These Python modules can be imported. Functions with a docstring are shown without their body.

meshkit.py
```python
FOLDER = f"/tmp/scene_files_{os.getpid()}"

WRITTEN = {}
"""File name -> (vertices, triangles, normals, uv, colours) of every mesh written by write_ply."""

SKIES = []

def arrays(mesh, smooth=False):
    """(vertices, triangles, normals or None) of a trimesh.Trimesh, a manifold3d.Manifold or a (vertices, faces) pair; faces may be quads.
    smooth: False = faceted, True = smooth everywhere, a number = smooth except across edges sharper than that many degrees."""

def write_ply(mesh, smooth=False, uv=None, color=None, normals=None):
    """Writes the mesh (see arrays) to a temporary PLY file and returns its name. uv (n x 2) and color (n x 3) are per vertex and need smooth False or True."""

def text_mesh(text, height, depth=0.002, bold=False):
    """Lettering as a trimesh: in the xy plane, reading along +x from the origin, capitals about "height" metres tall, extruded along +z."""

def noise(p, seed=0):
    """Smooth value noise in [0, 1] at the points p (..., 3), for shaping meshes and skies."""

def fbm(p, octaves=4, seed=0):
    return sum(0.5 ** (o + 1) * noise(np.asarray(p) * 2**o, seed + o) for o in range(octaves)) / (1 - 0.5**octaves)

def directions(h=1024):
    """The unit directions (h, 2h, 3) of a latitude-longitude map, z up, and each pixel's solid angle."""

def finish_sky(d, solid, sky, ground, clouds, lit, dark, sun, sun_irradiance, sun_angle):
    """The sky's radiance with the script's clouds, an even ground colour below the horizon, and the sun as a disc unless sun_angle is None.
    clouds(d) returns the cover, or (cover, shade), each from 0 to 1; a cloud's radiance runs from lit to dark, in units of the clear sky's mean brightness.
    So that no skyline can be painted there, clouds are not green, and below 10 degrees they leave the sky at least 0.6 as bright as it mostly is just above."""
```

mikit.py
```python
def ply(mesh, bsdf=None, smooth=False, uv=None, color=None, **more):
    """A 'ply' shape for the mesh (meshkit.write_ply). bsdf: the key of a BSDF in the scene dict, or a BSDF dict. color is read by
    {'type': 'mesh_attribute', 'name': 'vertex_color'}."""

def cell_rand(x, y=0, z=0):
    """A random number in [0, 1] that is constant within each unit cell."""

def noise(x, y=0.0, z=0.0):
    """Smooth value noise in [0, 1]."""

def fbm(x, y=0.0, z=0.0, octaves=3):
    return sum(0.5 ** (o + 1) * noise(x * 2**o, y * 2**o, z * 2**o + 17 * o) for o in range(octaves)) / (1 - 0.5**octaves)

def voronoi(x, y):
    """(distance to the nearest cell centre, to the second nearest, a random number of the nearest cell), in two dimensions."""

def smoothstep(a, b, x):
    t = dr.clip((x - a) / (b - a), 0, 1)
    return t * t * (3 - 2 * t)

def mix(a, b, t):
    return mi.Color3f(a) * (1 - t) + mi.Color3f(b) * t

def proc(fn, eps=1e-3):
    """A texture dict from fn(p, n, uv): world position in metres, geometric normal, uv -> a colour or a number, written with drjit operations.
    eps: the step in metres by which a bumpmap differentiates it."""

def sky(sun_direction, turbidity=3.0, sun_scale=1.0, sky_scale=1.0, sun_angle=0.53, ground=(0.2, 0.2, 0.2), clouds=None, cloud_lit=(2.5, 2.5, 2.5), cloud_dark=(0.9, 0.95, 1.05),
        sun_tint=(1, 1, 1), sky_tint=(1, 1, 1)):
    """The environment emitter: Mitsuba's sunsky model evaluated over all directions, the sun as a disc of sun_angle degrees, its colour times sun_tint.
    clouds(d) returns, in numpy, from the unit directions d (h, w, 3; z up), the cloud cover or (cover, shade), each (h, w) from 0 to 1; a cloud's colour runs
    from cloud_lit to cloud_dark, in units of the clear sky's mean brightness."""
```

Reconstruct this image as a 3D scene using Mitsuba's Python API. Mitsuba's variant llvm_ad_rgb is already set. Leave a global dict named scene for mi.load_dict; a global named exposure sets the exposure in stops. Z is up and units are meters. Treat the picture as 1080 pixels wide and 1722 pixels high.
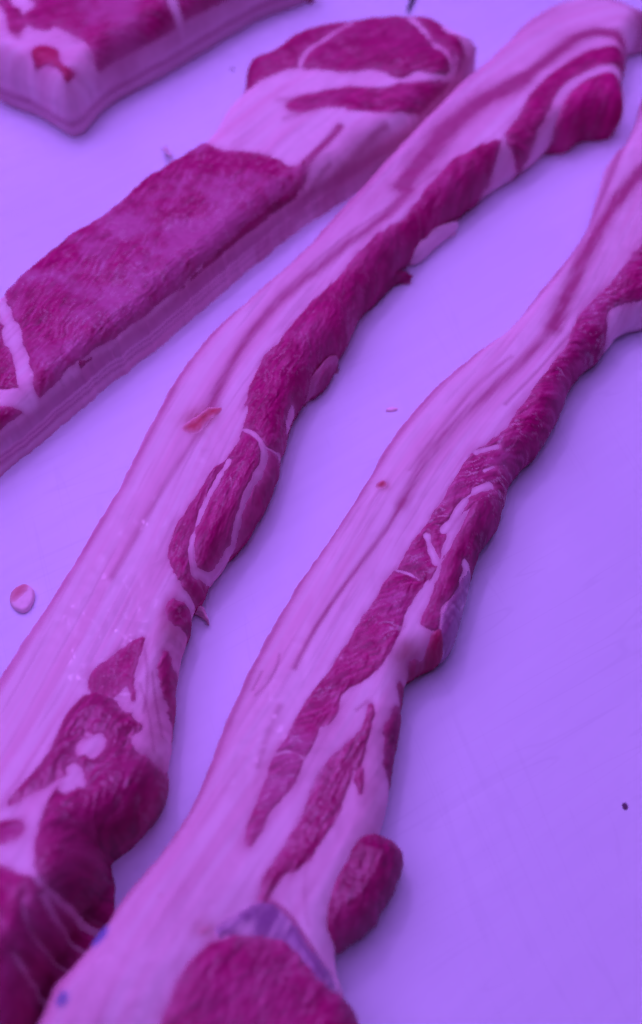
import math, numpy as np, mitsuba as mi, mikit, meshkit, shapely
from scipy.spatial import cKDTree, Delaunay
from scipy.interpolate import splprep, splev
T = mi.ScalarTransform4f
scene, labels = {}, {}
# ---------------------------------------------------------------- camera, light, exposure
exposure = 0.0
EYE = [0, -0.24376, 0.39010]
scene['camera'] = {'type': 'thinlens', 'to_world': T().look_at(origin=EYE, target=[0, 0, 0], up=[0, 0, 1]), 'fov': 50, 'fov_axis': 'y',
                   'aperture_radius': 0.0044, 'focus_distance': 0.435, 'near_clip': 0.05, 'far_clip': 50.0}

# ---------------------------------------------------------------- light: one wide ceiling lamp with violet tubes behind its diffuser
LAMP = 3.45
scene['lamp'] = {'type': 'rectangle', 'to_world': T().translate([-0.5, 0.55, 1.4]).scale([1.1, 1.1, 1]).rotate([1, 0, 0], 180),
                 'emitter': {'type': 'area', 'radiance': {'type': 'rgb', 'value': [0.445*LAMP, 0.19*LAMP, 0.91*LAMP]}}}
labels['lamp'] = {'label': 'wide violet ceiling lamp panel above the cutting board', 'category': 'lamp'}
scene['added_glint_light'] = {'type': 'sphere', 'center': [-0.28, 0.5, 1.2], 'radius': 0.022,
                 'emitter': {'type': 'area', 'radiance': {'type': 'rgb', 'value': [0.46*480, 0.2*480, 0.9*480]}}}  # added unseen source, there only to put glints on the wet lean
labels['added_glint_light'] = {'label': 'added unseen violet light that puts small glints on the wet meat', 'category': 'added_glint_light'}


# ---------------------------------------------------------------- materials
mm = 0.001
P, N2, FB = mikit.proc, mikit.noise, mikit.fbm
def rgb(c): return {'type': 'rgb', 'value': [float(x) for x in c]}
VC = {'type': 'mesh_attribute', 'name': 'vertex_color'}
def fat_bump(p, n, uv):
    return 0.55*FB(p.x*420, p.y*420, p.z*420, octaves=3) + 0.45*FB(uv.x*90, uv.y*900, 0.0, octaves=3)
def lean_bump(p, n, uv):
    return 0.5*FB(p.x*600, p.y*600, p.z*600, octaves=3) + 0.5*FB(uv.x*170, uv.y*1300, 3.0, octaves=3)
def board_bump(p, n, uv):
    return 0.6*FB(p.x*900, p.y*900, 0.0, octaves=2) + 0.4*N2((p.x+p.y)*1500, (p.x-p.y)*160)
def bump(inner, fn, scale, eps):
    return {'type': 'bumpmap', 'texture': P(fn, eps), 'scale': scale, 'bsdf': inner}
scene['fat_material'] = {'type': 'twosided', 'b': bump({'type': 'principled', 'base_color': VC, 'roughness': 0.5, 'specular': 0.25, 'flatness': 0.4, 'clearcoat': 0.3, 'clearcoat_gloss': 0.97}, fat_bump, 0.0002, 3e-4)}
scene['lean_material'] = {'type': 'twosided', 'b': bump({'type': 'principled', 'base_color': VC, 'roughness': 0.45, 'specular': 0.06, 'clearcoat': 0.5, 'clearcoat_gloss': 0.985}, lean_bump, 0.0010, 3e-4)}
scene['wet_lean_material'] = {'type': 'twosided', 'b': bump({'type': 'principled', 'base_color': VC, 'roughness': 0.4, 'specular': 0.08, 'clearcoat': 1.0, 'clearcoat_gloss': 0.99}, lean_bump, 0.0014, 3e-4)}
scene['membrane_material'] = {'type': 'twosided', 'b': bump({'type': 'principled', 'base_color': VC, 'roughness': 0.28, 'specular': 0.5}, fat_bump, 0.0006, 3e-4)}
def board_color(p, n, uv):
    t = FB(p.x*14, p.y*14, 5.0, octaves=3)
    s = FB((p.x*0.8+p.y*0.6)*25, (p.y*0.8-p.x*0.6)*260, 1.0, octaves=3)
    base = mikit.mix((0.565, 0.56, 0.685), (0.63, 0.64, 0.735), 0.6*t + 0.4*s)
    def cuts(a, b, k):   # old knife marks
        import drjit as dr
        u, v = p.x*math.cos(a)+p.y*math.sin(a), p.y*math.cos(a)-p.x*math.sin(a)
        r = 1 - dr.abs(FB(u*9, v*170, k, octaves=2) - 0.5)*2
        return mikit.smoothstep(0.955, 1.0, r)*mikit.smoothstep(0.52, 0.7, N2(u*22, v*22, k+4))
    m = cuts(0.5, 0, 1.0) + cuts(1.9, 0, 8.0)*0.8
    return mikit.mix(base, (0.42, 0.40, 0.53), mi.Float(m)*0.13)
scene['board_material'] = {'type': 'twosided', 'b': bump({'type': 'principled', 'base_color': P(board_color), 'roughness': 0.55, 'specular': 0.3}, board_bump, 0.00012, 3e-4)}
scene['dark_material'] = {'type': 'principled', 'base_color': rgb((0.02, 0.008, 0.012)), 'roughness': 0.4}
scene['metal_material'] = {'type': 'principled', 'base_color': rgb((0.5, 0.5, 0.52)), 'roughness': 0.5, 'metallic': 0.6}
scene['lamp']['bsdf'] = scene['added_glint_light']['bsdf'] = {'type': 'ref', 'id': 'board_material'}

FAT, FAT2, RIND_SHADE = np.array([.78, .53, .62]), np.array([.75, .40, .52]), np.array([.52, .19, .31])
LEAN, PALE, DARKL, BLOOD = np.array([.36, .002, .112]), np.array([.44, .085, .23]), np.array([.23, .001, .06]), np.array([.46, .016, .05])

# ---------------------------------------------------------------- meat builder
def fb(p, sx, sy, octaves=4, seed=0):
    q = np.zeros((len(p), 3)); q[:, 0] = p[:, 0]/sx; q[:, 1] = p[:, 1]/sy; q[:, 2] = seed*7.31+.5
    return meshkit.fbm(q, octaves, seed)
def spline(pts, step, closed=True):
    p = np.asarray(pts, float)
    if closed: p = np.vstack([p, p[:1]])
    k = min(3, len(p)-1)
    tck, u = splprep(p.T, s=len(p)*0.12, per=closed, k=k)
    q = np.array(splev(np.linspace(0, 1, 4000), tck)).T
    L = np.r_[0, np.cumsum(np.linalg.norm(np.diff(q, axis=0), axis=1))]
    n = max(8, int(L[-1]/step))
    t = np.linspace(0, L[-1], n+1)[:(-1 if closed else None)]
    return np.stack([np.interp(t, L, q[:, 0]), np.interp(t, L, q[:, 1])], 1)
def dense(poly, step=0.3, closed=True):
    p = np.asarray(poly, float)
    if closed: p = np.vstack([p, p[:1]])
    L = np.r_[0, np.cumsum(np.linalg.norm(np.diff(p, axis=0), axis=1))]
    t = np.arange(0, L[-1], step)
    return np.stack([np.interp(t, L, p[:, 0]), np.interp(t, L, p[:, 1])], 1)
def sd_poly(q, pts):
    ring = spline(pts, 0.35)
    pg = shapely.Polygon(ring).buffer(0)
    d = cKDTree(ring).query(q)[0]
    return np.where(shapely.contains_xy(pg, q[:, 0], q[:, 1]), d, -d)
def d_line(q, pts): return cKDTree(spline(pts, 0.3, False)).query(q)[0]
def sstep(a, b, x):
    t = np.clip((x-a)/(b-a), 0, 1); return t*t*(3-2*t)
def lerp(a, b, t): return a*(1-t[:, None]) + b*t[:, None]
def normals(v, f):
    n = np.zeros_like(v); fn = np.cross(v[f[:, 1]]-v[f[:, 0]], v[f[:, 2]]-v[f[:, 0]])
    for k in range(3): np.add.at(n, f[:, k], fn)
    return n/np.maximum(np.linalg.norm(n, axis=1, keepdims=True), 1e-12)

class Slab:
    """A slab of meat lying on the board, in millimetres: a rounded top on a traced outline and a wall that runs down to the board."""
    def __init__(s, outline, H, center, seed, step=0.55, z0=0.0, lumps=1.0, swell=(), hang=(), under=None, r=None):
        b = spline(outline, step)
        tang = np.roll(b, -1, 0)-np.roll(b, 1, 0); tang /= np.linalg.norm(tang, axis=1, keepdims=True)
        pg = shapely.Polygon(b)
        if not pg.exterior.is_ccw: b = b[::-1]; tang = -tang[::-1]
        nout = np.stack([tang[:, 1], -tang[:, 0]], 1)
        b = b + nout*((fb(b, 9, 9, 4, seed)-.5)*2.2*lumps + (fb(b, 2.6, 2.6, 3, seed+1)-.5)*1.3*lumps)[:, None]
        pg = shapely.Polygon(b).buffer(0)
        if pg.geom_type != 'Polygon': pg = max(pg.geoms, key=lambda g: g.area)
        b = dense(np.array(pg.exterior.coords)[:-1], step)
        if not shapely.Polygon(b).exterior.is_ccw: b = b[::-1]
        tang = np.roll(b, -2, 0)-np.roll(b, 2, 0); tang /= np.maximum(np.linalg.norm(tang, axis=1, keepdims=True), 1e-9)
        nout = np.stack([tang[:, 1], -tang[:, 0]], 1)
        pts = [b]
        for dd in (.2, .5, .9, 1.4):
            g = pg.buffer(-dd)
            for h in getattr(g, 'geoms', [g]):
                if not h.is_empty: pts.append(dense(np.array(h.exterior.coords)[:-1], step*(.8+.2*dd)))
        x0, y0, x1, y1 = pg.bounds
        gx, gy = np.meshgrid(np.arange(x0, x1, step), np.arange(y0, y1, step*.866))
        gx = gx + (np.arange(gx.shape[0]) % 2)[:, None]*step/2
        g = np.stack([gx.ravel(), gy.ravel()], 1)
        inner = pg.buffer(-1.8)
        g = g[shapely.contains_xy(inner, g[:, 0], g[:, 1])]
        rng = np.random.default_rng(seed); g += rng.normal(0, step*.08, g.shape)
        q = np.vstack(pts+[g]); nb = len(b)
        f = Delaunay(q).simplices
        c = q[f].mean(1); f = f[shapely.contains_xy(pg, c[:, 0], c[:, 1])]
        a, b_, c_ = q[f[:, 0]], q[f[:, 1]], q[f[:, 2]]
        area = (b_[:, 0]-a[:, 0])*(c_[:, 1]-a[:, 1])-(b_[:, 1]-a[:, 1])*(c_[:, 0]-a[:, 0])
        f[area < 0] = f[area < 0][:, ::-1]
        d = cKDTree(b).query(q)[0]; d[:nb] = 0
        r = r or min(H*.36, 11); k = .58
        H2 = H + sum(a*np.exp(-((q[:, 0]-x)**2+(q[:, 1]-y)**2)/R**2) for x, y, R, a in swell)
        h = H2*(1 + .10*(fb(q, 45, 45, 2, seed+3)-.5)*2*lumps) + lumps*(1.5*(fb(q, 14, 14, 3, seed+5)-.5)*2 + .3*(fb(q, 5, 5, 2, seed+6)-.5)*2)
        prof = np.sqrt(np.maximum(0, 1-(1-np.minimum(d/r, 1))**2))
        z = h*(1-k) + h*k*prof
        V, par, wt, F = [np.c_[q, z]], [q], [np.zeros(len(q))], [f]
        M = max(4, int(H*(1-k)/1.0)); prev = np.arange(nb); base = len(q)
        under = np.full(nb, min(H*.10, 3.0) if under is None else under)
        flare = np.zeros(nb)
        for x, y, R, a in hang: flare = flare + a*np.exp(-((b[:, 0]-x)**2+(b[:, 1]-y)**2)/R**2)
        for i in range(1, M+1):
            t = i/M
            zz = z[:nb]*(1-t); off = -under*t*t - flare*t**6 + (fb(np.c_[np.arange(nb)*step, np.full(nb, t*12)], 7, 4, 3, seed+9)-.5)*1.2*lumps*min(1, 3*t)
            V.append(np.c_[b+nout*off[:, None], zz]); par.append(b+nout*min(1.0, t*3)); wt.append(np.full(nb, t))
            cur = base+np.arange(nb); nx = np.roll(np.arange(nb), -1)
            F += [np.stack([prev, cur, cur[nx]], 1), np.stack([prev, cur[nx], prev[nx]], 1)]
            prev = cur; base += nb
        s.v, s.par, s.wt, s.f, s.seed, s.H = np.vstack(V), np.vstack(par), np.concatenate(wt), np.vstack(F), seed, H
        s.v[:, 2] += z0
        s.d = np.concatenate([d, np.zeros(len(s.v)-len(d))])
        s.n = normals(s.v, s.f)
        line = spline(center, 0.5, False); tl = np.gradient(line, axis=0); tl /= np.linalg.norm(tl, axis=1, keepdims=True)
        i = cKDTree(line).query(s.par)[1]; rel = s.par-line[i]
        s.uv = np.stack([i*.5 + (rel*tl[i]).sum(1), rel[:, 0]*-tl[i, 1] + rel[:, 1]*tl[i, 0]], 1)
        s.uv[:, 1] += np.sign(s.uv[:, 1])*s.wt*H*.5
        s.cover = np.full(len(s.v), -9.0)
        s.nout = nout[cKDTree(b).query(s.par)[1]]
    def lean_sd(s, p, seams=(), seed=0, rag=1.0, inset=0):
        sd = sd_poly(s.par, p)
        near = sd > -4
        n = np.zeros(len(sd)); q = s.par[near]
        w = s.uv[near]
        n[near] = ((fb(w, 9, 2.6, 3, seed)-.5)*2.6 + (fb(w, 4, .9, 3, seed+1)-.5)*1.9 + (fb(q, 16, 16, 2, seed+2)-.5)*1.6)*rag + .55
        e = sd + n
        if inset: e = np.where(s.nout[:, 1] < .3, np.minimum(e, s.d - inset + n*.25), e)
        if inset: e = np.where((s.wt > .02) & (s.nout[:, 1] < .3), -3.0, e)
        for line, w in seams:
            dl = np.full(len(sd), 99.0); dl[near] = d_line(q, line)
            wob = np.zeros(len(sd)); wob[near] = w*.62*(1.5*fb(q, 6, 6, 3, seed+7)+.1) + .9*(fb(q, 1.8, 1.8, 3, seed+8)-.5) - 1.2*sstep(.58, .75, fb(q, 9, 9, 2, seed+9))
            e = np.minimum(e, dl-wob)
        return e
    def overlay(s, e, lift, bulge, width=.8):
        """The part of the surface where e > 0, raised along the normals; its border dives under the surface below."""
        off = np.where(e < 0, np.maximum(e, -1.5)*.7, lift*(1-np.exp(-np.maximum(e, 0)/width)) + bulge*(1-np.exp(-np.maximum(e, 0)/6)))
        keep = (e[s.f] > -1.3).any(1)
        f = s.f[keep]; idx = np.unique(f); m = np.full(len(s.v), -1); m[idx] = np.arange(len(idx))
        v = s.v + s.n*off[:, None]
        v[:, 2] = np.maximum(v[:, 2], .15 + .2*s.wt)
        return v[idx], m[f], idx
def add(key, v, f, uv, col, bsdf):
    scene[key] = mikit.ply((v*mm, f), bsdf, smooth=True, uv=uv*mm, color=np.clip(col, .002, .95))
def numbered(key):
    k, i = key, 0
    while k in scene: i += 1; k = f'{key}_{i:03d}'
    return k

def fat_color(s, spec):
    q, uv, sd = s.par, s.uv, s.seed
    c = np.tile(FAT, (len(q), 1))
    c = lerp(c, np.tile(FAT2, (len(q), 1)), sstep(.36, .68, fb(uv, 70, 4.2, 3, sd+11)) * .9)
    c *= (1 + .14*(fb(uv, 40, 1.3, 3, sd+12)-.5))[:, None]
    c = lerp(c, np.tile(PALE*.9, (len(q), 1)), .22*sstep(.56, .75, fb(uv, 40, 2.0, 4, sd+13)))
    for line, w, a in spec['streaks']:
        dl = d_line(q, line); near = dl < w*2.5+4
        k = np.zeros(len(q))
        ww = w*(.35+.45*fb(uv[near], 14, 3, 3, sd+14))
        k[near] = a*1.75*np.exp(-(dl[near]/ww)**2)*(.55+.9*fb(uv[near], 10, .8, 3, sd+15))
        c = lerp(c, np.tile(np.array([.40, .065, .18]), (len(q), 1)), np.clip(k, 0, 1))
    for (x, y), rad, a in spec['tint']:
        d2 = ((q[:, 0]-x)**2+(q[:, 1]-y)**2)/rad**2
        c = lerp(c, np.tile(np.array([.40, .06, .16]), (len(q), 1)), np.clip(a*1.6*np.exp(-d2)*fb(uv, 9, 2, 4, sd+16)*1.6, 0, 1))
    for (x, y), rad, a in spec.get('stain', ()):
        d2 = ((q[:, 0]-x)**2+(q[:, 1]-y)**2)/rad**2
        c = lerp(c, np.tile(np.array([.42, .05, .10]), (len(q), 1)), np.clip(a*np.exp(-d2)*(.2+1.6*fb(uv, 5, 2, 4, sd+26)), 0, .9))
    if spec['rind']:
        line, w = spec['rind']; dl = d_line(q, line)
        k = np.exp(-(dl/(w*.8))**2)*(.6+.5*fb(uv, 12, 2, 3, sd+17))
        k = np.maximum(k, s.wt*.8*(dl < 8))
        c = lerp(c, np.tile(RIND_SHADE, (len(q), 1)), np.clip(k*1.1, 0, 1))  # rind's own pink, deepened to paint in the shade of the rounded edge
    if spec.get('wallstripes'):
        t = s.wt*.58 + .42*np.clip(1-s.d/8, 0, 1)*(s.wt == 0) + .42*(s.wt > 0)
        t = t + .10*(fb(np.c_[uv[:, 0], t*20], 40, 8, 3, sd+18)-.5)
        band = np.exp(-((t-.40)/.045)**2)*.55 + np.exp(-((t-.56)/.03)**2)*.5 + np.exp(-((t-.72)/.05)**2)*.4 + .22*sstep(.3, .5, t)
        c = lerp(c, np.tile(np.array([.42, .10, .22]), (len(q), 1)), np.clip(band*(.6+.8*fb(np.c_[uv[:, 0], t*30], 25, 3, 3, sd+19)), 0, 1)*np.clip(1.3*(t > .2), 0, 1))
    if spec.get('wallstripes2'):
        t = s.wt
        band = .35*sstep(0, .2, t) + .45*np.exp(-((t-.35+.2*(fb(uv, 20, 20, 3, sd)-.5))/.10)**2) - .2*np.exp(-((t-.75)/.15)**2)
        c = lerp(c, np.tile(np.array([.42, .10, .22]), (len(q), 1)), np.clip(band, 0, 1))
    if spec.get('meaty'): c = lerp(c, np.tile(LEAN*.9, (len(q), 1)), np.clip(spec['meaty']*(.7+.6*fb(uv, 6, 1, 3, sd+24)), 0, 1))
    if spec.get('fatmix'): c = lerp(c, np.tile(np.array([.42, .10, .22]), (len(q), 1)), spec['fatmix']*(.5+fb(q, 4, 4, 3, sd+20)).clip(0, 1))
    halo = np.exp(np.minimum(s.cover, 0)/(.5+3.2*fb(uv, 14, 5, 3, sd+22)**2))*.85*(.6+.5*fb(uv, 5, 1, 3, sd+21))
    c = lerp(c, np.tile(np.array([.50, .14, .27]), (len(q), 1)), np.clip(halo, 0, .85))
    return c
def lean_color(s, e, o, idx):
    q, uv, sd, e = s.par[idx], s.uv[idx], o.get('seed', 0)+100, e[idx]
    base = LEAN*o.get('dark', 1.0)
    c = np.tile(base, (len(q), 1))
    a = math.radians(o.get('fib', 60)); g = np.stack([q[:, 0]*math.cos(a)+q[:, 1]*math.sin(a), -q[:, 0]*math.sin(a)+q[:, 1]*math.cos(a)], 1)
    g[:, 1] += (fb(q, 11, 11, 3, sd+1)-.5)*7
    c = lerp(c, np.tile(DARKL, (len(q), 1)), sstep(.45, .8, fb(q, 8, 8, 4, sd+2))*.5)
    fibre = .6*fb(g, 8, 1.1, 3, sd+3) + .4*fb(g, 5, .45, 2, sd+9)
    c *= (1 + 1.5*(fibre-.5))[:, None]
    pale = o.get('pale', .07)
    c = lerp(c, np.tile(PALE, (len(q), 1)), np.clip(pale*(2.4*sstep(.38, .72, fb(q, 15, 15, 4, sd+4))) + (.12+pale)*1.3*sstep(.5, .72, fibre), 0, 1))
    m = 1-np.abs(fb(g, 10, 1.8, 4, sd+5)-.5)*2
    c = lerp(c, np.tile(FAT*.85, (len(q), 1)), np.clip(.36*o.get('marb', .5)*sstep(.93, .995, m)*sstep(.35, .6, fb(q, 14, 14, 3, sd+6)), 0, 1))
    if o.get('blood'): c = lerp(c, np.tile(BLOOD, (len(q), 1)), np.full(len(q), o['blood']))
    soft = fb(uv, 14, 5, 3, s.seed+22)
    rim = np.exp(-np.maximum(e, 0)/(.25+3.4*soft**2))*o.get('edge', 1.0)*(.4+.65*fb(uv, 4, .8, 3, sd+12))*(s.wt[idx] < .3)
    c = lerp(c, np.tile(np.array([.50, .14, .27]), (len(q), 1)), np.clip(rim, 0, .88))
    return c
def build_meat(key, spec, root, first='fat', z0=0.0, step=.55, lumps=1.0, rough=0.0):
    """The fat body of a cut under root + '__' + first, each muscle, clot and membrane laid into it as a part of its own."""
    s = Slab(spec['outline'], spec['H'], spec['center'], spec['seed'], step, z0, lumps, spec.get('swell', ()), spec.get('hang', ()), spec.get('under'), spec.get('r'))
    if rough:   # cut facets and torn fibres on the trimmed lumps
        a = fb(s.par, 11, 11, 2, s.seed+31)*5; ridge = np.abs(a-np.round(a))*2
        s.v += s.n*(rough*(ridge-.5)*1.6 + rough*(fb(s.uv, 6, 1.2, 3, s.seed+32)-.5)*1.5)[:, None]
        s.v[:, 2] = np.maximum(s.v[:, 2], 0.02); s.n = normals(s.v, s.f)
    es = []
    for o in spec['lean']:
        e = s.lean_sd(o['p'], o.get('seams', ()), o['seed'], o.get('rag', 1.0), o.get('inset', 0)); es.append(e); s.cover = np.maximum(s.cover, e)
    ck = numbered(f'{root}__{first}')
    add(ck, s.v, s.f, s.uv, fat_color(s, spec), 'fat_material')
    top = [(np.zeros(len(s.v)), None)]
    keys = []
    for o, e in zip(spec['lean'], es):
        v, f, idx = s.overlay(e, .5, o.get('bulge', 1.0))
        k = numbered(f'{root}__lean_muscle'); keys.append(k)
        add(k, v, f, s.uv[idx], lean_color(s, e, o, idx), 'wet_lean_material' if o.get('spec') else 'lean_material')
    KINDS = {'membrane': (np.array([.25, .10, .24]), 'membrane_material', .7, .5), 'skin': (np.array([.24, .045, .17]), 'membrane_material', .5, .3), 'rind': (np.array([.15, .11, .28]), 'fat_material', .3, .0),
             'blood_clot': (BLOOD, 'lean_material', .45, .3), 'ink_stamp': (np.array([.01, .11, .42]), 'fat_material', .42, .0)}
    for o in spec.get('patches', ()):
        name = o['kind']; col, bs, lift, bul = KINDS[name]; film = name in ('membrane', 'skin')
        e = s.lean_sd(o['p'], (), o['seed'], 1.0 if film else .6)
        v, f, idx = s.overlay(e, lift, bul)
        c = np.tile(col, (len(idx), 1))
        n = fb(s.uv[idx], 9, 1.6, 4, o['seed']) if film else fb(s.par[idx], 3, 3, 3, o['seed'])
        c = lerp(c, np.tile(FAT if film else col*.7, (len(idx), 1)), sstep(.5, .72, n)*.6)
        c = lerp(c, np.tile(FAT2, (len(idx), 1)), np.exp(-np.maximum(e[idx], 0)/(.4 + 1.6*fb(s.par[idx], 3, 3, 3, o['seed']+4)))*(.9 if not film else .3))
        add(numbered(f'{root}__{name}'), v, f, s.uv[idx], c, bs)
    return s

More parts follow.
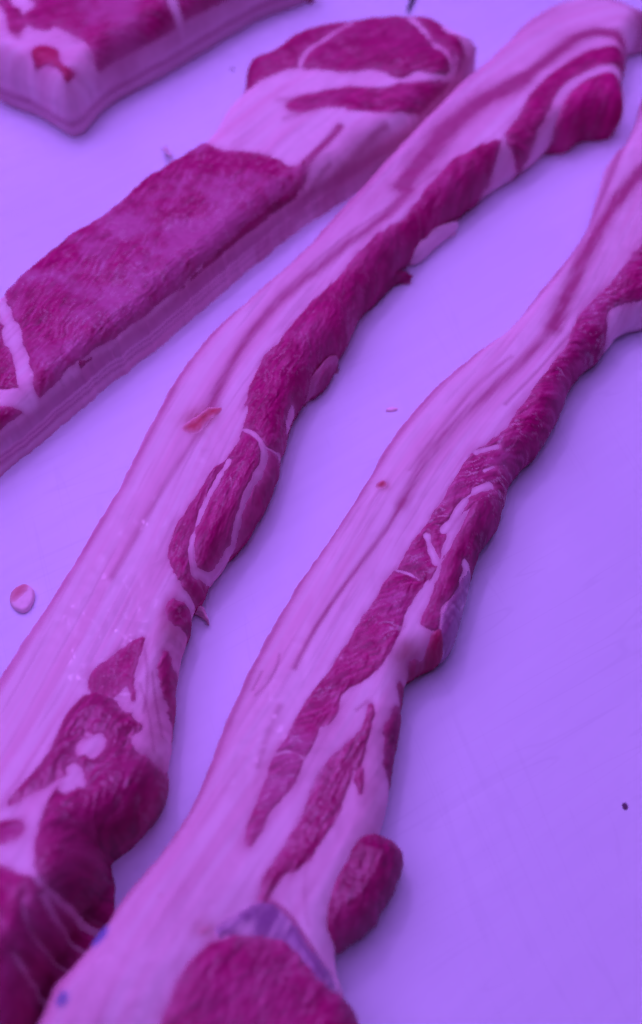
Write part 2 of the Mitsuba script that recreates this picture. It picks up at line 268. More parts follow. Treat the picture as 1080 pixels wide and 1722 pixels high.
# ---------------------------------------------------------------- the cuts, in millimetres on the board (x right, y away)
CUTS = {}
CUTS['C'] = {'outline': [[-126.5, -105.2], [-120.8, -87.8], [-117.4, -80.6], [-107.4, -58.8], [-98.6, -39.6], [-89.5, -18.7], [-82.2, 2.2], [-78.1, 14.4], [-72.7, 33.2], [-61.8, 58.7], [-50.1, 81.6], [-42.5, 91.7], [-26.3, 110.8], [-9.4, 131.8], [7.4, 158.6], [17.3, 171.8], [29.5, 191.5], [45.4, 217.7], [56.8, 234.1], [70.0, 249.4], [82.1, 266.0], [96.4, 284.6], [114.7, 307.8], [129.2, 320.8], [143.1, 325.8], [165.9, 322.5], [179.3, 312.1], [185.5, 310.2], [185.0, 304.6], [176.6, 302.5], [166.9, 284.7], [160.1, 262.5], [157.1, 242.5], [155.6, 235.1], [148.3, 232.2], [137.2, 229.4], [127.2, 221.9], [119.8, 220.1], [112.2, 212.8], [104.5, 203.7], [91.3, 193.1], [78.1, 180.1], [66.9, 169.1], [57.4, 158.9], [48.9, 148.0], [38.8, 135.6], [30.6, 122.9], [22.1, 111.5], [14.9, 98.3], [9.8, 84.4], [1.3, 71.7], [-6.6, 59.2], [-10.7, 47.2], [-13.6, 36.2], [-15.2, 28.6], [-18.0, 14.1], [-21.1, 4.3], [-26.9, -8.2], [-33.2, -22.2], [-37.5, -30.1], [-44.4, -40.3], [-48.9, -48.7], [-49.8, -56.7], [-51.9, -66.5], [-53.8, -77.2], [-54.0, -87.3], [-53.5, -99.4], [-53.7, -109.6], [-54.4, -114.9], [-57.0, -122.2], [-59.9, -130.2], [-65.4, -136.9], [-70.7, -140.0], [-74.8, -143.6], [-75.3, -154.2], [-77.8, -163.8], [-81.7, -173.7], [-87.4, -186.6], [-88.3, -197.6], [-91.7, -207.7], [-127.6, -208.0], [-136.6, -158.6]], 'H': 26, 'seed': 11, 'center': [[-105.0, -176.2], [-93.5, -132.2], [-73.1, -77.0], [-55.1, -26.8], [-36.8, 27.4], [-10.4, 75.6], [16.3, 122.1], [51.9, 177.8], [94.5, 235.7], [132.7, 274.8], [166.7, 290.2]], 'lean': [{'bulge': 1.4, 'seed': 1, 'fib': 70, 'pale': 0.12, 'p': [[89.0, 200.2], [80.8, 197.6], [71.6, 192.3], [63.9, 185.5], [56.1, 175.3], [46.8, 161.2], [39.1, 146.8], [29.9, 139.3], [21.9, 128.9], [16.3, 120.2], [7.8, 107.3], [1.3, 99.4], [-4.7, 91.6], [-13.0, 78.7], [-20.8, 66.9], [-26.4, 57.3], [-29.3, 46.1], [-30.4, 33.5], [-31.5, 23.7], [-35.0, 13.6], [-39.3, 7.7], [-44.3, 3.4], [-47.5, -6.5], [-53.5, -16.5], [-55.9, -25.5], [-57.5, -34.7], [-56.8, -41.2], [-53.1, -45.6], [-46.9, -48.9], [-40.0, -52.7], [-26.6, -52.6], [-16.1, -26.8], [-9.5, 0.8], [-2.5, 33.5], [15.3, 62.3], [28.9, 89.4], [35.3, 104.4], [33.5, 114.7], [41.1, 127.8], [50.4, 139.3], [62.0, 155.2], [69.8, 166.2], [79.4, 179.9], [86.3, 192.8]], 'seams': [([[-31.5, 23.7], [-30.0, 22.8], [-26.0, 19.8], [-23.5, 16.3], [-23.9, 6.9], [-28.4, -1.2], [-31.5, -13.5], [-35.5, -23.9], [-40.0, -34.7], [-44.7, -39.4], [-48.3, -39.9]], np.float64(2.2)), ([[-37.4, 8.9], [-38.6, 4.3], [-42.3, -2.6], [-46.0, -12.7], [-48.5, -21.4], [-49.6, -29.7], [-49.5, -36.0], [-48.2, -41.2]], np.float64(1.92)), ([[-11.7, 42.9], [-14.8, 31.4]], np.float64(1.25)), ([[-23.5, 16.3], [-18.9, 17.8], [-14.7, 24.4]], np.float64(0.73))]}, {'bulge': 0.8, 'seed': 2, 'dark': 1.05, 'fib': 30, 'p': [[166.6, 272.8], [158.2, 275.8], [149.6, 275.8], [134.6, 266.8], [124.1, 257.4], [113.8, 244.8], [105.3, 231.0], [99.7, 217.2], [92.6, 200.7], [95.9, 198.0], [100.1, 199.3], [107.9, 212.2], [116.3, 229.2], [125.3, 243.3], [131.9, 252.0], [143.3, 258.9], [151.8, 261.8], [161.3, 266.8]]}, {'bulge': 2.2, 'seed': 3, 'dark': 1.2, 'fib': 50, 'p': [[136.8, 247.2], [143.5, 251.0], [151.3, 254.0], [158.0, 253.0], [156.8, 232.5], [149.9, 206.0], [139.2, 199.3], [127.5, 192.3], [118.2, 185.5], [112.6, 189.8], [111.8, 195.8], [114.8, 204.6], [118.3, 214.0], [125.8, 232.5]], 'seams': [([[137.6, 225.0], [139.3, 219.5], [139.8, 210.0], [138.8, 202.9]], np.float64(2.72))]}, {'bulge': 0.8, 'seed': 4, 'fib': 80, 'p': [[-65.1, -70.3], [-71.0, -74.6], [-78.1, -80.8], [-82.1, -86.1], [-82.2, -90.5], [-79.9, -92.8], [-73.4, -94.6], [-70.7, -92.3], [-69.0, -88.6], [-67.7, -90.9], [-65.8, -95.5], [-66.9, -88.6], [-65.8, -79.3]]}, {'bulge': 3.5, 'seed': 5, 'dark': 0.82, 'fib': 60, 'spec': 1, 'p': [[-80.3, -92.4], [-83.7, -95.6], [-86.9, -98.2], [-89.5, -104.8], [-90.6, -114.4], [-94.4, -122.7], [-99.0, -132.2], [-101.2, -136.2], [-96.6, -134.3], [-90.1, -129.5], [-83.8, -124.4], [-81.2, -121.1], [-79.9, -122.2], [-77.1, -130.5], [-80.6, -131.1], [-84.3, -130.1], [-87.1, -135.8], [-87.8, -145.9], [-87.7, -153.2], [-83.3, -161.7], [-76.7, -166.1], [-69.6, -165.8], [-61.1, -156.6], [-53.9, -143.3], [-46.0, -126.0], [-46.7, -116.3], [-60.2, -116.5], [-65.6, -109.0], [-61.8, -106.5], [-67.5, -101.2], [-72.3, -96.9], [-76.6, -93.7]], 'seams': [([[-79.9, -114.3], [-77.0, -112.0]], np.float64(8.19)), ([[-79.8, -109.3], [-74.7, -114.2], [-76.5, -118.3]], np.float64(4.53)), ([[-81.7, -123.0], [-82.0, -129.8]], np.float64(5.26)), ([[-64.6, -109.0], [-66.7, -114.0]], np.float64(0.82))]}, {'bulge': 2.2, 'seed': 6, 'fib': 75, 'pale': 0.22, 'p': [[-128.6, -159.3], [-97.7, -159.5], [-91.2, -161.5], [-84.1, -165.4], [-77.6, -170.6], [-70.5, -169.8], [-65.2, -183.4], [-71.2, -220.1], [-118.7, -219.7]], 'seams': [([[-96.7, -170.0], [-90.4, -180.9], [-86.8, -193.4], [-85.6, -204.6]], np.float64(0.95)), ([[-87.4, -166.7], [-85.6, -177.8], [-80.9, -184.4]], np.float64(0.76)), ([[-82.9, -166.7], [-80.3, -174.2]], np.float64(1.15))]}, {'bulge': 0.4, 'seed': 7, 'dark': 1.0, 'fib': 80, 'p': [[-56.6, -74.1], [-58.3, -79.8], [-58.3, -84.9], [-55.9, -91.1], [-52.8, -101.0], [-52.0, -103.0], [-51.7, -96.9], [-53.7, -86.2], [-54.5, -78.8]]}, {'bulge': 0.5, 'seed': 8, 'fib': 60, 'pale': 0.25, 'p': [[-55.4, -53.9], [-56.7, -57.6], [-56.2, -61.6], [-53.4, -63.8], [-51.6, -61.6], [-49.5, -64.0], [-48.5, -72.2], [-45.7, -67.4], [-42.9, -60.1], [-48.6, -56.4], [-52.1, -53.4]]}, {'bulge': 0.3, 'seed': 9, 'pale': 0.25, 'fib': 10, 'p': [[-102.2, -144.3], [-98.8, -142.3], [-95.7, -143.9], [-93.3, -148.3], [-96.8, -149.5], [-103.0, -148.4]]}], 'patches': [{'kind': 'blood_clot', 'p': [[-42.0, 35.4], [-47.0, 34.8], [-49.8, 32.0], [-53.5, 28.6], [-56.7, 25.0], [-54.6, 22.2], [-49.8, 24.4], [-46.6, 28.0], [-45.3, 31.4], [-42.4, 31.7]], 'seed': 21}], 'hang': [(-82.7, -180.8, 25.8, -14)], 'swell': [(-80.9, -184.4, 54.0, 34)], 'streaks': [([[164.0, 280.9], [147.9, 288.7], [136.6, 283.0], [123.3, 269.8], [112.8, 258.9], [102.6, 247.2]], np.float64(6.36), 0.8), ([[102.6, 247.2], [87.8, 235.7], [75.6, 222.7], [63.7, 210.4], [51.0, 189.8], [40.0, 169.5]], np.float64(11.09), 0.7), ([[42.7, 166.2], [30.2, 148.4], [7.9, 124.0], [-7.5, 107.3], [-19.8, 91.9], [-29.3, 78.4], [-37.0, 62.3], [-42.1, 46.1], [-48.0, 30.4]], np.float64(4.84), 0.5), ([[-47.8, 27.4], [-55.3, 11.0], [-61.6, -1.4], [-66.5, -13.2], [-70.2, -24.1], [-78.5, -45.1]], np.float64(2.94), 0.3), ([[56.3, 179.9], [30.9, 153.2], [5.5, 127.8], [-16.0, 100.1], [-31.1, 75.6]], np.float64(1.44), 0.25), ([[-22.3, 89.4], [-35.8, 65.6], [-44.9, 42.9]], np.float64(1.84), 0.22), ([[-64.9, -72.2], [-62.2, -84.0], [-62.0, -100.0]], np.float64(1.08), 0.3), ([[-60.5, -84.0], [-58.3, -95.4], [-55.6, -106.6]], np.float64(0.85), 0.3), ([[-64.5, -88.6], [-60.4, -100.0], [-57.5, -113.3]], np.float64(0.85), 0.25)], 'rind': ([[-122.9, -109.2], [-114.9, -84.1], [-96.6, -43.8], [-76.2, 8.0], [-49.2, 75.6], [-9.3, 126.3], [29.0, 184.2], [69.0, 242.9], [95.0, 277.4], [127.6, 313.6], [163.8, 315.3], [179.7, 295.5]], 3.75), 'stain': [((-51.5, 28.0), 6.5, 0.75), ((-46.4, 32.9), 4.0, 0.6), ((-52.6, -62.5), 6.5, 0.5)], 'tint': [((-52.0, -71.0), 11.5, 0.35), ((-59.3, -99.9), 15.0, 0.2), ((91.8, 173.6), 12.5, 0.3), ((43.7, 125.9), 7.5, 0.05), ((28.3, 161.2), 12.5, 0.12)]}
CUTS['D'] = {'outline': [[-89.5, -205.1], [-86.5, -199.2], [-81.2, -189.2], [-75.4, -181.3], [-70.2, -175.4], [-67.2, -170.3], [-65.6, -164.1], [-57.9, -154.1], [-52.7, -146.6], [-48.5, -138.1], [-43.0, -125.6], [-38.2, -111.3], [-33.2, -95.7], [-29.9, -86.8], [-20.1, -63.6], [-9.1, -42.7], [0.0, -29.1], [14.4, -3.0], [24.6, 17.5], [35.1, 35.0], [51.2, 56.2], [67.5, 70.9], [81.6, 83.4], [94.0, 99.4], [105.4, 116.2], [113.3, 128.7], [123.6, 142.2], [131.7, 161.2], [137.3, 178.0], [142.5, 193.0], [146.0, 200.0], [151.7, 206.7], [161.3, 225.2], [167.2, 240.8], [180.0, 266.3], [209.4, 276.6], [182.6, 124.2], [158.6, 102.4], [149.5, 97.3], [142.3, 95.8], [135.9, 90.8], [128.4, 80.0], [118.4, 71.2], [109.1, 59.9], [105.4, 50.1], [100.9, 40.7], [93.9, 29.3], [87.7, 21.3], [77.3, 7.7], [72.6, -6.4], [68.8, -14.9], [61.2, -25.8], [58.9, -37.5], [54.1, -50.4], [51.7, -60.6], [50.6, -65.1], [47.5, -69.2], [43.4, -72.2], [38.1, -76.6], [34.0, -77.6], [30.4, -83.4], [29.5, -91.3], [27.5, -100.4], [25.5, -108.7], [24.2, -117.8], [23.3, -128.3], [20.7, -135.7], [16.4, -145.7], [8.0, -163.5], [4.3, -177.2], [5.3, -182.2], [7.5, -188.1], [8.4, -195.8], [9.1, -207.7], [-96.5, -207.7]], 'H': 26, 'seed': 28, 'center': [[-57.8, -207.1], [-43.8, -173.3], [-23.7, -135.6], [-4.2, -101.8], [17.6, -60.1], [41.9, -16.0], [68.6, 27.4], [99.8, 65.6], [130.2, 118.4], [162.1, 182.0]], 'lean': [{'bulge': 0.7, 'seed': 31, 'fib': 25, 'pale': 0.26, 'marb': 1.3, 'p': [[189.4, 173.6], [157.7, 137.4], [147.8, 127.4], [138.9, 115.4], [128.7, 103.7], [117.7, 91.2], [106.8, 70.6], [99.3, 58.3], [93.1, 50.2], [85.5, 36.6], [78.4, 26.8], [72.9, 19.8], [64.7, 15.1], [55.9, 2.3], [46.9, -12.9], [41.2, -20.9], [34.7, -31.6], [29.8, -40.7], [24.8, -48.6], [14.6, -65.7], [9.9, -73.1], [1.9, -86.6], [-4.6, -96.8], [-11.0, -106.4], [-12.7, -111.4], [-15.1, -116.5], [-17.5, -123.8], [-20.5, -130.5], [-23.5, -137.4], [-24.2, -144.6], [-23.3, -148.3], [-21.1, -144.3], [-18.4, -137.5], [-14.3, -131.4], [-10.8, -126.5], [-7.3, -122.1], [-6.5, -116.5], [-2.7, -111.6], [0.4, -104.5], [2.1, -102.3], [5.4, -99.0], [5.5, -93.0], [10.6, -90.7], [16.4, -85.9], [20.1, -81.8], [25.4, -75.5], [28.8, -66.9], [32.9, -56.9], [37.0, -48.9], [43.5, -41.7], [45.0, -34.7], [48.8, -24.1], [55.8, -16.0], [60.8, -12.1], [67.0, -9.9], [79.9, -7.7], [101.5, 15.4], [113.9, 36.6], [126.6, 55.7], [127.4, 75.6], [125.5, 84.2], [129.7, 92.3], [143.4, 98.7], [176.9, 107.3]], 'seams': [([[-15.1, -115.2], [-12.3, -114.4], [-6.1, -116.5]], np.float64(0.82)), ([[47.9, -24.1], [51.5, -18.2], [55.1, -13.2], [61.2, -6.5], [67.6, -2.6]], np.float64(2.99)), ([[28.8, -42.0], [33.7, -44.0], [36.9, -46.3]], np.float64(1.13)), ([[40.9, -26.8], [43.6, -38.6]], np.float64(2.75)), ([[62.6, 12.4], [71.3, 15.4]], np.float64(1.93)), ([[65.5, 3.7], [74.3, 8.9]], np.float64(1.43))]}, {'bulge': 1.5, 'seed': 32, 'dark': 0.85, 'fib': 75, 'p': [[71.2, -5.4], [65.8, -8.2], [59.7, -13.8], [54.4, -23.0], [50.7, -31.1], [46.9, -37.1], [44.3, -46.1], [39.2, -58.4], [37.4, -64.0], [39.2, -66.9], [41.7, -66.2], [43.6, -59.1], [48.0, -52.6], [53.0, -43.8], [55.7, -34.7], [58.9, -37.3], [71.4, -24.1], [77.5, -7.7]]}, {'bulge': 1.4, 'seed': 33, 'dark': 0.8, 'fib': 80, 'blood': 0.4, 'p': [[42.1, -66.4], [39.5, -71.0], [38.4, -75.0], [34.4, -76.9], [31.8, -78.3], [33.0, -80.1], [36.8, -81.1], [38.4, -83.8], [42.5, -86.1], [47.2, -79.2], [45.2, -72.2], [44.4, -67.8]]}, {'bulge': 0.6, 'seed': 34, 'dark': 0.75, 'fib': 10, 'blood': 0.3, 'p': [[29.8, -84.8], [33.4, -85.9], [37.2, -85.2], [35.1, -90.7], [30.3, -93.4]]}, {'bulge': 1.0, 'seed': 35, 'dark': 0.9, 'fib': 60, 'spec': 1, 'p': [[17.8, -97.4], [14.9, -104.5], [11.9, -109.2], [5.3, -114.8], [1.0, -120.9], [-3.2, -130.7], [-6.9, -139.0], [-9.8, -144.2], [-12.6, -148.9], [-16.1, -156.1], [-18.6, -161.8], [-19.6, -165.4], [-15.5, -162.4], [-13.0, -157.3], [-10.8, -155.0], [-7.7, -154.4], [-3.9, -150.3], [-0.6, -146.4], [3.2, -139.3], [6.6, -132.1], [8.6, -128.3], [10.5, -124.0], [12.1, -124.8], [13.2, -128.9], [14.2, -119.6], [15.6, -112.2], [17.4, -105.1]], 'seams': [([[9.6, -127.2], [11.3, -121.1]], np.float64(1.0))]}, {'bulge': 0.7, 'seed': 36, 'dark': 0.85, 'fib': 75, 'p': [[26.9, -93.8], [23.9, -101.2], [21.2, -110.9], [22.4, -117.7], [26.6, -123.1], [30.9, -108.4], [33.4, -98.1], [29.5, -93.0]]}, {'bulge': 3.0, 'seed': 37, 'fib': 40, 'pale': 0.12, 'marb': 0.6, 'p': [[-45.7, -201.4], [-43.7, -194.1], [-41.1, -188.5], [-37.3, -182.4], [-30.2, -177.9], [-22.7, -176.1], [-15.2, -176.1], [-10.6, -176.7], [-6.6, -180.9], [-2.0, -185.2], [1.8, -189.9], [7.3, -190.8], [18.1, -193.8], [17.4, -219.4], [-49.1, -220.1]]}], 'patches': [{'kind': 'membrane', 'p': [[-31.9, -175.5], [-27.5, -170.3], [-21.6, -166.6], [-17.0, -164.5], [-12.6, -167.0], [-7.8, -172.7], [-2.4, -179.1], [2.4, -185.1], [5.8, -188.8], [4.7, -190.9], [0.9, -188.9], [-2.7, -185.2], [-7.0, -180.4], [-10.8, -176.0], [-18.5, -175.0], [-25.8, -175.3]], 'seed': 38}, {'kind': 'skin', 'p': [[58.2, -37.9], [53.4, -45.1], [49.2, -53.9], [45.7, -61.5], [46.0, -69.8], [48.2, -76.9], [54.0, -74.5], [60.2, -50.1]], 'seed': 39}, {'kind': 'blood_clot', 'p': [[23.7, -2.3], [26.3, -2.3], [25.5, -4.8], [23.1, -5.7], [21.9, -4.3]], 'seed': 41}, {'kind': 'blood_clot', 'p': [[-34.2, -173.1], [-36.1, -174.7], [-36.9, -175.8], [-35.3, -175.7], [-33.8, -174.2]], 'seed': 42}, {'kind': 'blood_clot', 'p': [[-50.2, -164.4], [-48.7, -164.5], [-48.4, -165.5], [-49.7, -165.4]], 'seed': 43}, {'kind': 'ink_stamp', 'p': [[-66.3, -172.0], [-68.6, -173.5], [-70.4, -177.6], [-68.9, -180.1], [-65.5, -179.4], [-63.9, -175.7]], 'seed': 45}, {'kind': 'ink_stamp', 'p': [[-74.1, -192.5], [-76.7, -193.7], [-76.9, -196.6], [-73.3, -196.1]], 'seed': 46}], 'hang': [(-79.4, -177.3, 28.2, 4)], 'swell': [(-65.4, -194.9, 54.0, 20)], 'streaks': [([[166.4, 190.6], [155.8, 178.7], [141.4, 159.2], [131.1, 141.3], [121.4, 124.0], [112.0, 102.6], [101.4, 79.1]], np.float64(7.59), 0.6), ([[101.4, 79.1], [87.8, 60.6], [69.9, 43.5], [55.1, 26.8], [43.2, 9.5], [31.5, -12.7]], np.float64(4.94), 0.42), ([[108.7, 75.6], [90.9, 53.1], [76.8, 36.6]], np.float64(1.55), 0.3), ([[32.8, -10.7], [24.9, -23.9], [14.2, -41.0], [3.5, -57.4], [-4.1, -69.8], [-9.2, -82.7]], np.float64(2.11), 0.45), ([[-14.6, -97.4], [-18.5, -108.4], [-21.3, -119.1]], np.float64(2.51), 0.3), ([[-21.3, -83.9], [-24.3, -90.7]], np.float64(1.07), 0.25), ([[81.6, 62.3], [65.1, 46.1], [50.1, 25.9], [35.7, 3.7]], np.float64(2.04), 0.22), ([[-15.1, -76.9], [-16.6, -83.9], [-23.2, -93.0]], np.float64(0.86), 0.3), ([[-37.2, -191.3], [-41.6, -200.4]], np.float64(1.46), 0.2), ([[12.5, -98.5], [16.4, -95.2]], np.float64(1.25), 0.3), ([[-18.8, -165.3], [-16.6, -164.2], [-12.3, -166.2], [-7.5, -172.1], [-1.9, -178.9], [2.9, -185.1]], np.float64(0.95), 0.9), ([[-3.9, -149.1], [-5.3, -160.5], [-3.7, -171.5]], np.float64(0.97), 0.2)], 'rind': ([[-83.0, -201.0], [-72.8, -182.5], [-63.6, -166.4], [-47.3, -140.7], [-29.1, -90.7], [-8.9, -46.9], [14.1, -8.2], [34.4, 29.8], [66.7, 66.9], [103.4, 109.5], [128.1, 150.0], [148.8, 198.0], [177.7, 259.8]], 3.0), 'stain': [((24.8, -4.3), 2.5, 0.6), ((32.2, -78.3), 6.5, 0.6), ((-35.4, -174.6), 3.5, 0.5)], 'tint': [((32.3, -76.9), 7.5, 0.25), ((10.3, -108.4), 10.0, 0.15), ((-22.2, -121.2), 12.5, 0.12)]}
CUTS['DL'] = {'outline': [[10.0, -139.3], [16.0, -138.9], [21.9, -140.1], [25.6, -143.4], [27.2, -146.1], [25.2, -150.6], [20.7, -160.8], [14.6, -169.0], [8.8, -171.9], [3.4, -175.6], [0.2, -173.9], [-3.2, -170.6], [-3.7, -166.5], [-2.0, -157.4], [0.6, -148.5], [3.6, -144.2]], 'H': 25, 'seed': 45, 'center': [[0.0, -178.2], [11.6, -156.3], [21.7, -141.0]], 'lean': [{'bulge': 1.2, 'seed': 51, 'dark': 0.78, 'fib': 75, 'spec': 1, 'p': [[7.9, -140.0], [15.9, -137.0], [29.7, -139.0], [31.1, -150.6], [22.6, -171.0], [11.1, -185.1], [0.0, -185.1], [-2.6, -176.4], [-3.0, -171.0], [-1.2, -160.1], [1.4, -151.6], [4.3, -145.8]], 'seams': [([[9.7, -151.6], [11.6, -154.1], [14.5, -152.2]], np.float64(0.78))]}], 'patches': [], 'streaks': [], 'rind': None, 'tint': [], 'meaty': 0.9}
CUTS['CF1'] = {'outline': [[43.6, 130.3], [33.8, 129.0], [25.2, 120.4], [16.6, 106.3], [13.9, 103.7], [20.2, 109.3], [30.7, 121.7], [37.8, 129.0]], 'H': 11, 'seed': 62, 'center': [[16.4, 99.5], [42.1, 126.7]], 'lean': [{'bulge': 0.3, 'seed': 61, 'dark': 0.75, 'fib': 45, 'p': [[50.8, 133.3], [31.1, 133.3], [5.4, 88.8], [21.4, 81.8], [50.0, 118.0]]}], 'patches': [], 'streaks': [], 'rind': None, 'tint': [], 'meaty': 0.9}
CUTS['CF2'] = {'outline': [[8.8, 76.4], [5.3, 75.8], [-1.3, 69.2], [-5.8, 61.3], [-8.3, 54.1], [-7.4, 55.6], [-4.8, 56.4], [-0.8, 60.4], [5.9, 71.5], [8.6, 78.1]], 'H': 17, 'seed': 79, 'center': [[-6.4, 45.1], [7.9, 71.5]], 'lean': [{'bulge': 0.5, 'seed': 62, 'dark': 0.82, 'fib': 60, 'p': [[15.8, 76.6], [6.8, 72.5], [1.3, 63.8], [-3.1, 54.9], [-6.1, 46.1], [-6.6, 37.2], [5.1, 43.6], [18.3, 69.8]]}], 'patches': [], 'streaks': [], 'rind': None, 'tint': [], 'meaty': 0.75}
CUTS['CF3'] = {'outline': [[53.8, 156.3], [46.0, 151.0], [38.8, 142.4], [34.9, 138.0], [39.3, 140.0], [46.3, 140.8], [53.0, 147.2], [61.1, 156.3], [67.6, 163.8], [61.6, 160.8]], 'H': 13, 'seed': 96, 'center': [[35.0, 129.4], [63.4, 157.1]], 'lean': [], 'patches': [], 'streaks': [], 'rind': None, 'tint': [], 'fatmix': 0.0}
CUTS['CF4'] = {'outline': [[-50.7, -47.2], [-52.6, -47.6], [-48.4, -49.1], [-44.4, -53.3], [-43.2, -53.1], [-45.1, -49.4], [-46.1, -46.6]], 'H': 8, 'seed': 113, 'center': [[-50.9, -48.9], [-43.1, -56.1]], 'lean': [], 'patches': [], 'streaks': [], 'rind': None, 'tint': [], 'fatmix': 0.55}
CUTS['B'] = {'outline': [[-159.5, 88.7], [-144.5, 102.3], [-135.6, 115.1], [-121.7, 133.9], [-101.6, 153.6], [-86.4, 174.1], [-70.3, 191.1], [-57.1, 205.9], [-52.1, 221.5], [-46.0, 235.9], [-38.2, 253.0], [-38.0, 266.1], [-31.6, 270.4], [-16.0, 287.2], [-3.2, 296.1], [6.5, 299.8], [26.0, 301.9], [40.6, 301.9], [52.0, 303.0], [64.8, 298.8], [75.6, 290.9], [82.8, 288.2], [85.2, 291.4], [82.5, 282.6], [74.1, 261.5], [61.8, 239.9], [46.9, 221.9], [30.8, 206.3], [6.0, 182.2], [-12.7, 165.7], [-31.1, 144.4], [-52.1, 119.4], [-72.3, 94.3], [-88.0, 76.6], [-110.9, 50.9], [-124.2, 34.1], [-137.4, 19.4], [-154.8, 2.9], [-169.5, 21.5]], 'H': 29, 'seed': 130, 'center': [[-147.4, 34.3], [-113.8, 79.8], [-79.2, 130.4], [-40.2, 178.5], [3.0, 231.8], [49.9, 265.6], [75.6, 275.6]], 'lean': [{'bulge': 1.0, 'inset': 2.2, 'seed': 71, 'fib': 65, 'pale': 0.5, 'marb': 0.7, 'edge': 1.0, 'rag': 1.5, 'p': [[-156.8, 59.7], [-157.6, 93.7], [-143.5, 104.4], [-121.0, 136.2], [-85.9, 176.4], [-64.6, 202.3], [-57.0, 197.4], [-54.7, 191.3], [-43.2, 187.9], [-28.9, 187.0], [-20.2, 182.8], [-12.3, 178.5], [-8.1, 181.9], [-9.7, 172.7], [-22.4, 154.7], [-33.3, 144.0], [-42.8, 133.5], [-56.1, 113.5], [-67.5, 100.8], [-78.1, 86.0], [-87.6, 76.4], [-95.1, 67.0], [-108.4, 58.7], [-114.7, 43.7], [-123.4, 26.4], [-132.7, 19.2], [-149.4, 4.5], [-165.9, 28.2]], 'seams': [([[-148.3, 100.8], [-140.8, 90.2], [-135.0, 75.7], [-129.0, 59.7], [-123.1, 46.8], [-120.7, 36.8]], np.float64(6.88)), ([[-143.1, 38.0], [-133.4, 39.3], [-123.5, 39.3]], np.float64(8.39))]}, {'bulge': 1.6, 'seed': 72, 'fib': 30, 'dark': 0.95, 'marb': 0.7, 'p': [[-42.7, 241.2], [-40.4, 260.6], [-22.2, 285.8], [6.4, 301.6], [45.1, 301.6], [63.7, 288.4], [69.0, 270.6], [69.9, 260.6], [63.2, 251.8], [54.7, 249.9], [49.2, 250.8], [43.2, 245.0], [38.3, 246.0], [28.7, 251.8], [16.0, 250.3], [0.9, 251.3], [-8.0, 254.2], [-20.3, 251.8], [-26.7, 247.9], [-35.4, 241.2]], 'seams': [([[-10.8, 254.7], [-8.1, 265.6], [-3.1, 272.6], [3.5, 280.2], [16.6, 292.6]], np.float64(2.16)), ([[48.0, 293.1], [52.5, 286.9], [59.6, 272.1], [68.1, 261.6], [65.3, 250.8]], np.float64(2.88))]}, {'bulge': 0.4, 'inset': 1.5, 'seed': 73, 'fib': 20, 'pale': 0.12, 'dark': 1.0, 'p': [[43.9, 241.2], [56.8, 243.1], [66.9, 251.8], [72.1, 261.6], [70.5, 270.6], [60.1, 280.7], [64.9, 281.7], [77.7, 274.1], [78.9, 265.6], [72.0, 250.8], [64.1, 241.2], [56.4, 234.1], [42.3, 223.4], [30.2, 220.2], [15.6, 221.6], [0.9, 222.5], [-11.9, 218.0], [-18.0, 222.5], [-13.9, 228.1], [0.9, 233.2], [15.8, 237.4], [28.2, 236.0]]}, {'bulge': 0.3, 'inset': 1.4, 'seed': 74, 'fib': 40, 'dark': 0.85, 'pale': 0.0, 'edge': 0.5, 'rag': 0.4, 'p': [[-8.1, 182.8], [-11.5, 176.9], [-22.3, 162.4], [-33.4, 147.1], [-42.9, 135.8], [-56.2, 115.4], [-67.6, 101.5], [-78.2, 87.1], [-87.7, 77.4], [-95.3, 68.3], [-103.9, 61.0], [-101.2, 59.7], [-94.2, 65.0], [-86.1, 74.0], [-75.5, 86.0], [-63.5, 100.1], [-52.3, 113.5], [-41.1, 131.9], [-27.8, 147.1], [-19.7, 157.1], [-9.2, 176.9]]}], 'patches': [], 'streaks': [([[9.4, 207.1], [1.5, 195.7], [-8.1, 180.2]], np.float64(3.54), 0.9), ([[32.7, 213.4], [17.5, 195.7], [0.0, 174.3], [-19.5, 149.9]], np.float64(3.56), 0.35), ([[41.0, 197.9], [23.0, 180.6], [5.6, 162.0]], np.float64(4.1), 0.4), ([[-21.1, 228.1], [-6.0, 224.4], [-17.8, 213.4]], np.float64(4.22), 0.25), ([[4.6, 186.2], [-11.3, 166.1], [-30.5, 143.6]], np.float64(1.16), 0.3)], 'rind': None, 'tint': [((78.2, 268.1), 5.5, 0.35), ((23.5, 200.1), 12.5, 0.12)], 'wallstripes': True, 'under': -1.0, 'r': 11}
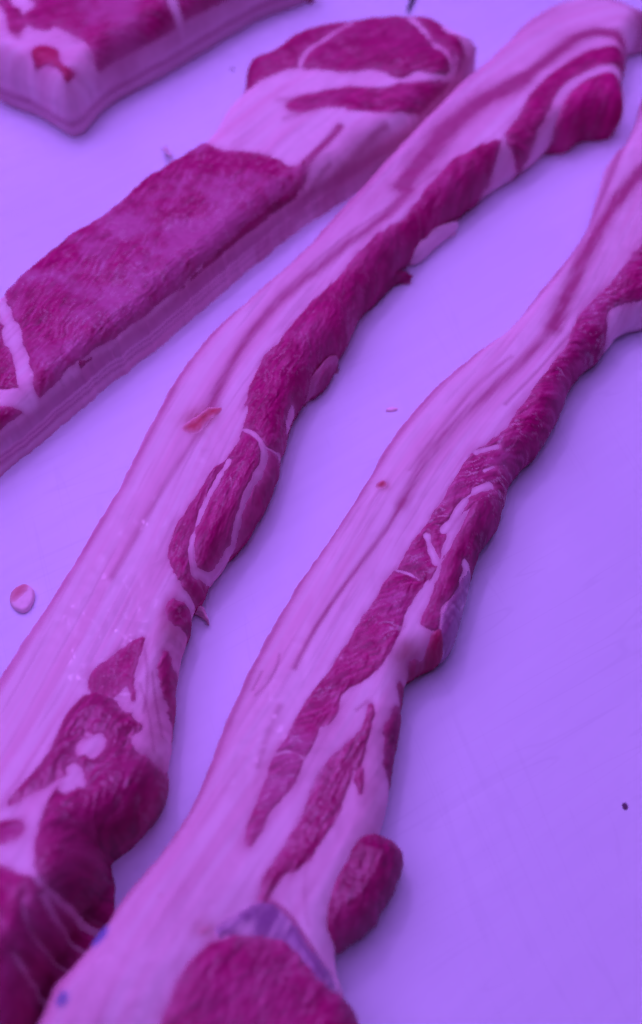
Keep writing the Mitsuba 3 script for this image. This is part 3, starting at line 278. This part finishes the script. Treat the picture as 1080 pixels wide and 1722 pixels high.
CUTS['A'] = {'outline': [[-209.6, 250.3], [-219.5, 318.8], [-214.2, 345.1], [-184.4, 371.5], [-117.9, 389.7], [-41.2, 377.5], [27.0, 359.6], [36.0, 389.8], [-4.2, 354.6], [-31.1, 337.4], [-54.3, 315.1], [-79.7, 290.5], [-98.0, 271.5], [-113.1, 259.0], [-121.5, 242.4], [-129.3, 231.9], [-133.3, 233.8], [-150.1, 246.3], [-174.8, 261.0], [-196.8, 276.1]], 'H': 38, 'seed': 147, 'center': [[-178.5, 229.1], [-127.2, 248.0], [-75.4, 288.0], [-29.4, 331.0]], 'lean': [{'bulge': 1.0, 'inset': 1.2, 'seed': 81, 'fib': 15, 'pale': 0.34, 'dark': 1.0, 'p': [[-156.4, 282.8], [-151.7, 294.2], [-166.6, 309.1], [-143.7, 331.0], [-79.2, 342.3], [6.6, 348.1], [-6.5, 320.0], [-34.9, 299.5], [-44.3, 296.3], [-59.7, 286.9], [-74.4, 272.6], [-88.8, 259.7], [-101.5, 248.0], [-112.5, 238.0], [-117.5, 242.3], [-115.6, 252.9], [-126.4, 266.6], [-133.5, 274.7], [-149.2, 275.7]], 'seams': [([[-100.6, 267.6], [-93.8, 264.6], [-88.0, 268.6]], np.float64(3.08)), ([[-79.3, 298.4], [-72.6, 292.1], [-65.1, 299.5]], np.float64(5.08)), ([[-139.9, 275.7], [-126.4, 266.6], [-119.2, 257.7]], np.float64(2.49))]}, {'bulge': 0.6, 'inset': 4, 'seed': 82, 'fib': 10, 'blood': 0.5, 'pale': 0.1, 'p': [[-148.2, 257.7], [-142.7, 261.7], [-136.9, 257.7], [-134.2, 250.4], [-129.8, 244.2], [-123.1, 244.2], [-120.2, 239.4], [-125.1, 235.7], [-130.7, 239.4], [-136.0, 246.1], [-142.3, 248.0], [-147.0, 250.9]]}, {'bulge': 0.4, 'seed': 83, 'fib': 10, 'pale': 0.3, 'p': [[-177.1, 314.5], [-169.0, 303.7], [-163.6, 293.2], [-156.9, 285.9], [-155.4, 275.7], [-159.5, 269.6], [-163.8, 277.7], [-170.5, 293.2], [-177.7, 298.4]]}], 'patches': [], 'streaks': [([[-162.7, 282.8], [-157.3, 267.6]], np.float64(3.75), 0.4)], 'rind': None, 'tint': [((-132.6, 267.6), 15.0, 0.15)], 'wallstripes2': True}
SMALL = {'scrap': [[-123.3, -41.7], [-122.1, -36.9], [-118.1, -35.0], [-114.8, -37.9], [-114.1, -43.3], [-116.8, -47.5], [-121.1, -47.0]], 'scrap_red': [[-122.9, -41.1], [-121.6, -37.1], [-118.0, -35.5], [-116.7, -37.9], [-119.2, -40.6], [-122.1, -43.8]], 'strand': [[55.6, 365.2], [54.1, 355.8], [52.4, 350.0], [50.8, 344.2]], 'strand2': [[-76.8, 209.1], [-78.4, 214.1], [-80.3, 218.7], [-81.8, 222.4]], 'tiny': [[-111.0, -58.9], [-109.5, -59.9]], 'specks': [[109.0, -124.6], [-49.6, 292.1]], 'crumb': [[29.1, 54.0], [33.8, 52.7]]}


# ---------------------------------------------------------------- the board
import trimesh
def slab_box(x0, x1, y0, y1, z0, z1, r=.004):
    import manifold3d as m3
    sp = m3.Manifold.sphere(r, 24)
    return m3.Manifold.batch_hull([sp.translate([x, y, z]) for x in (x0+r, x1-r) for y in (y0+r, y1-r) for z in (z0+r, z1-r)])
scene['table'] = mikit.ply(slab_box(-.75, .75, -.5, .8, -.03, 0), 'board_material', smooth=30)
labels['table'] = {'label': 'white plastic cutting surface under the meat', 'kind': 'structure'}

# ---------------------------------------------------------------- the four cuts
build_meat('A', CUTS['A'], 'pork_chunk', step=.8, lumps=.6)
build_meat('B', CUTS['B'], 'pork_slab', step=.6, lumps=1.2)
build_meat('C', CUTS['C'], 'pork_strip', lumps=.75)
for n in ('CF1', 'CF2', 'CF3', 'CF4'): build_meat(n, CUTS[n], 'pork_strip', first='loose_flap', step=.45, lumps=.35)
build_meat('D', CUTS['D'], 'pork_strip_001', lumps=.75)
build_meat('DL', CUTS['DL'], 'pork_strip_001', first='meat_lobe', step=.5, lumps=1.0, rough=.2)
labels['pork_chunk'] = {'label': 'thick blurred piece of raw pork cut off by the top left corner', 'category': 'meat'}
labels['pork_slab'] = {'label': 'raw pork slab with a broad flat lean face and layered fatty side', 'category': 'meat'}
labels['pork_strip'] = {'label': 'raw pork belly strip with a red blood clot in its fat, beside the broad slab', 'category': 'meat'}
labels['pork_strip_001'] = {'label': 'raw pork belly strip with blue ink on its edge and a round muscle end', 'category': 'meat'}

# ---------------------------------------------------------------- small things on the board
def pebble(pts, H, seed, step=.3):
    c = np.mean(pts, 0); p = np.asarray(pts)
    return Slab(pts, H, [c-[3, 0], c+[3, 0]], seed, step, 0.0, .25)
s = pebble(SMALL['scrap'], 3.0, 301)
add('fat_scrap__fat', s.v, s.f, s.uv, np.tile(FAT*.95, (len(s.v), 1))*(1+.2*(fb(s.par, 2, 2, 3, 5)-.5))[:, None], 'fat_material')
e = s.lean_sd(SMALL['scrap_red'], (), 302, .4); v, f, idx = s.overlay(e, .3, .2)
add('fat_scrap__lean_muscle', v, f, s.uv[idx], lerp(np.tile(np.array([.5, .10, .16]), (len(idx), 1)), np.tile(FAT, (len(idx), 1)), np.clip(.9*np.exp(-np.maximum(e[idx], 0)/.8)+.3*fb(s.par[idx], 2, 2, 3, 9), 0, 1)), 'lean_material')
labels['fat_scrap'] = {'label': 'small round scrap of fat with a red edge lying on the board', 'category': 'scrap'}
def strand(key, pts, z, r, bs, col):
    p = spline(np.asarray(pts), .4, False); n = len(p); a = np.arange(8)*math.pi/4
    zz = np.linspace(z[0], z[1], n); rr = np.interp(np.linspace(0, 1, n), [0, .5, 1], r)
    t = np.gradient(p, axis=0); t /= np.linalg.norm(t, axis=1, keepdims=True); m = np.stack([-t[:, 1], t[:, 0]], 1)
    ring = np.concatenate([p[:, None]+m[:, None]*(np.cos(a)[None, :, None]*rr[:, None, None]), (zz[:, None]+rr[:, None]*np.sin(a)[None])[..., None]], -1).reshape(-1, 3)
    i, j = np.meshgrid(np.arange(n-1), np.arange(8), indexing='ij')
    q = np.stack([i*8+j, (i+1)*8+j, (i+1)*8+(j+1) % 8, i*8+(j+1) % 8], -1).reshape(-1, 4)
    f = np.vstack([q[:, [0, 1, 2]], q[:, [0, 2, 3]]])
    f = np.vstack([f, [[0, k+1, k] for k in range(1, 7)], [[(n-1)*8, (n-1)*8+k, (n-1)*8+k+1] for k in range(1, 7)]])
    scene[key] = mikit.ply((ring*mm, f), bs, smooth=True, uv=np.zeros((len(ring), 2)), color=np.tile(col, (len(ring), 1)))
strand('dark_strand', SMALL['strand'], (1.5, 1.2), [1.6, 1.4, .9], 'dark_material', [.02, .01, .01])
labels['dark_strand'] = {'label': 'thin dark strand reaching in from the far end of the board', 'category': 'strand'}
strand('pork_slab__sinew', SMALL['strand2'], (9, 3), [.8, 1.0, 1.6], 'fat_material', FAT*.7)
strand('meat_crumb', SMALL['tiny'], (.7, .7), [.6, .9, .5], 'lean_material', [.35, .08, .2])
labels['meat_crumb'] = {'label': 'tiny dark crumb of meat against the left edge of the centre strip', 'category': 'crumb'}
for i, (x, y) in enumerate(SMALL['specks']):
    a = np.arange(9)*2*math.pi/9; rr = [.9, 1.1, .7, 1, .8, 1.2, .9, .7, 1.]
    s = pebble([[x+1.0*rr[k]*math.cos(a[k]), y+2.0*rr[k]*math.sin(a[k])] for k in range(9)], .7, 311+i, .25)
    k = numbered('meat_speck'); add(k, s.v, s.f, s.uv, np.tile([.10, .03, .10], (len(s.v), 1)), 'lean_material')
labels['meat_speck'] = {'label': 'dark speck alone on the bare board, right of both strips', 'category': 'speck'}
labels['meat_speck_001'] = {'label': 'dark speck on the board between the corner chunk and the lean slab', 'category': 'speck'}
cx, cy = np.mean(SMALL['crumb'], 0)
s = pebble([[cx-3, cy-.6], [cx-1, cy-1.2], [cx+2, cy-.8], [cx+3, cy+.6], [cx+1, cy+1.1], [cx-2, cy+.9]], 1.0, 321, .25)
add('fat_crumb', s.v, s.f, s.uv, np.tile(FAT*1.05, (len(s.v), 1)), 'fat_material')
labels['fat_crumb'] = {'label': 'small pale crumb of fat on the board between the two belly strips', 'category': 'crumb'}
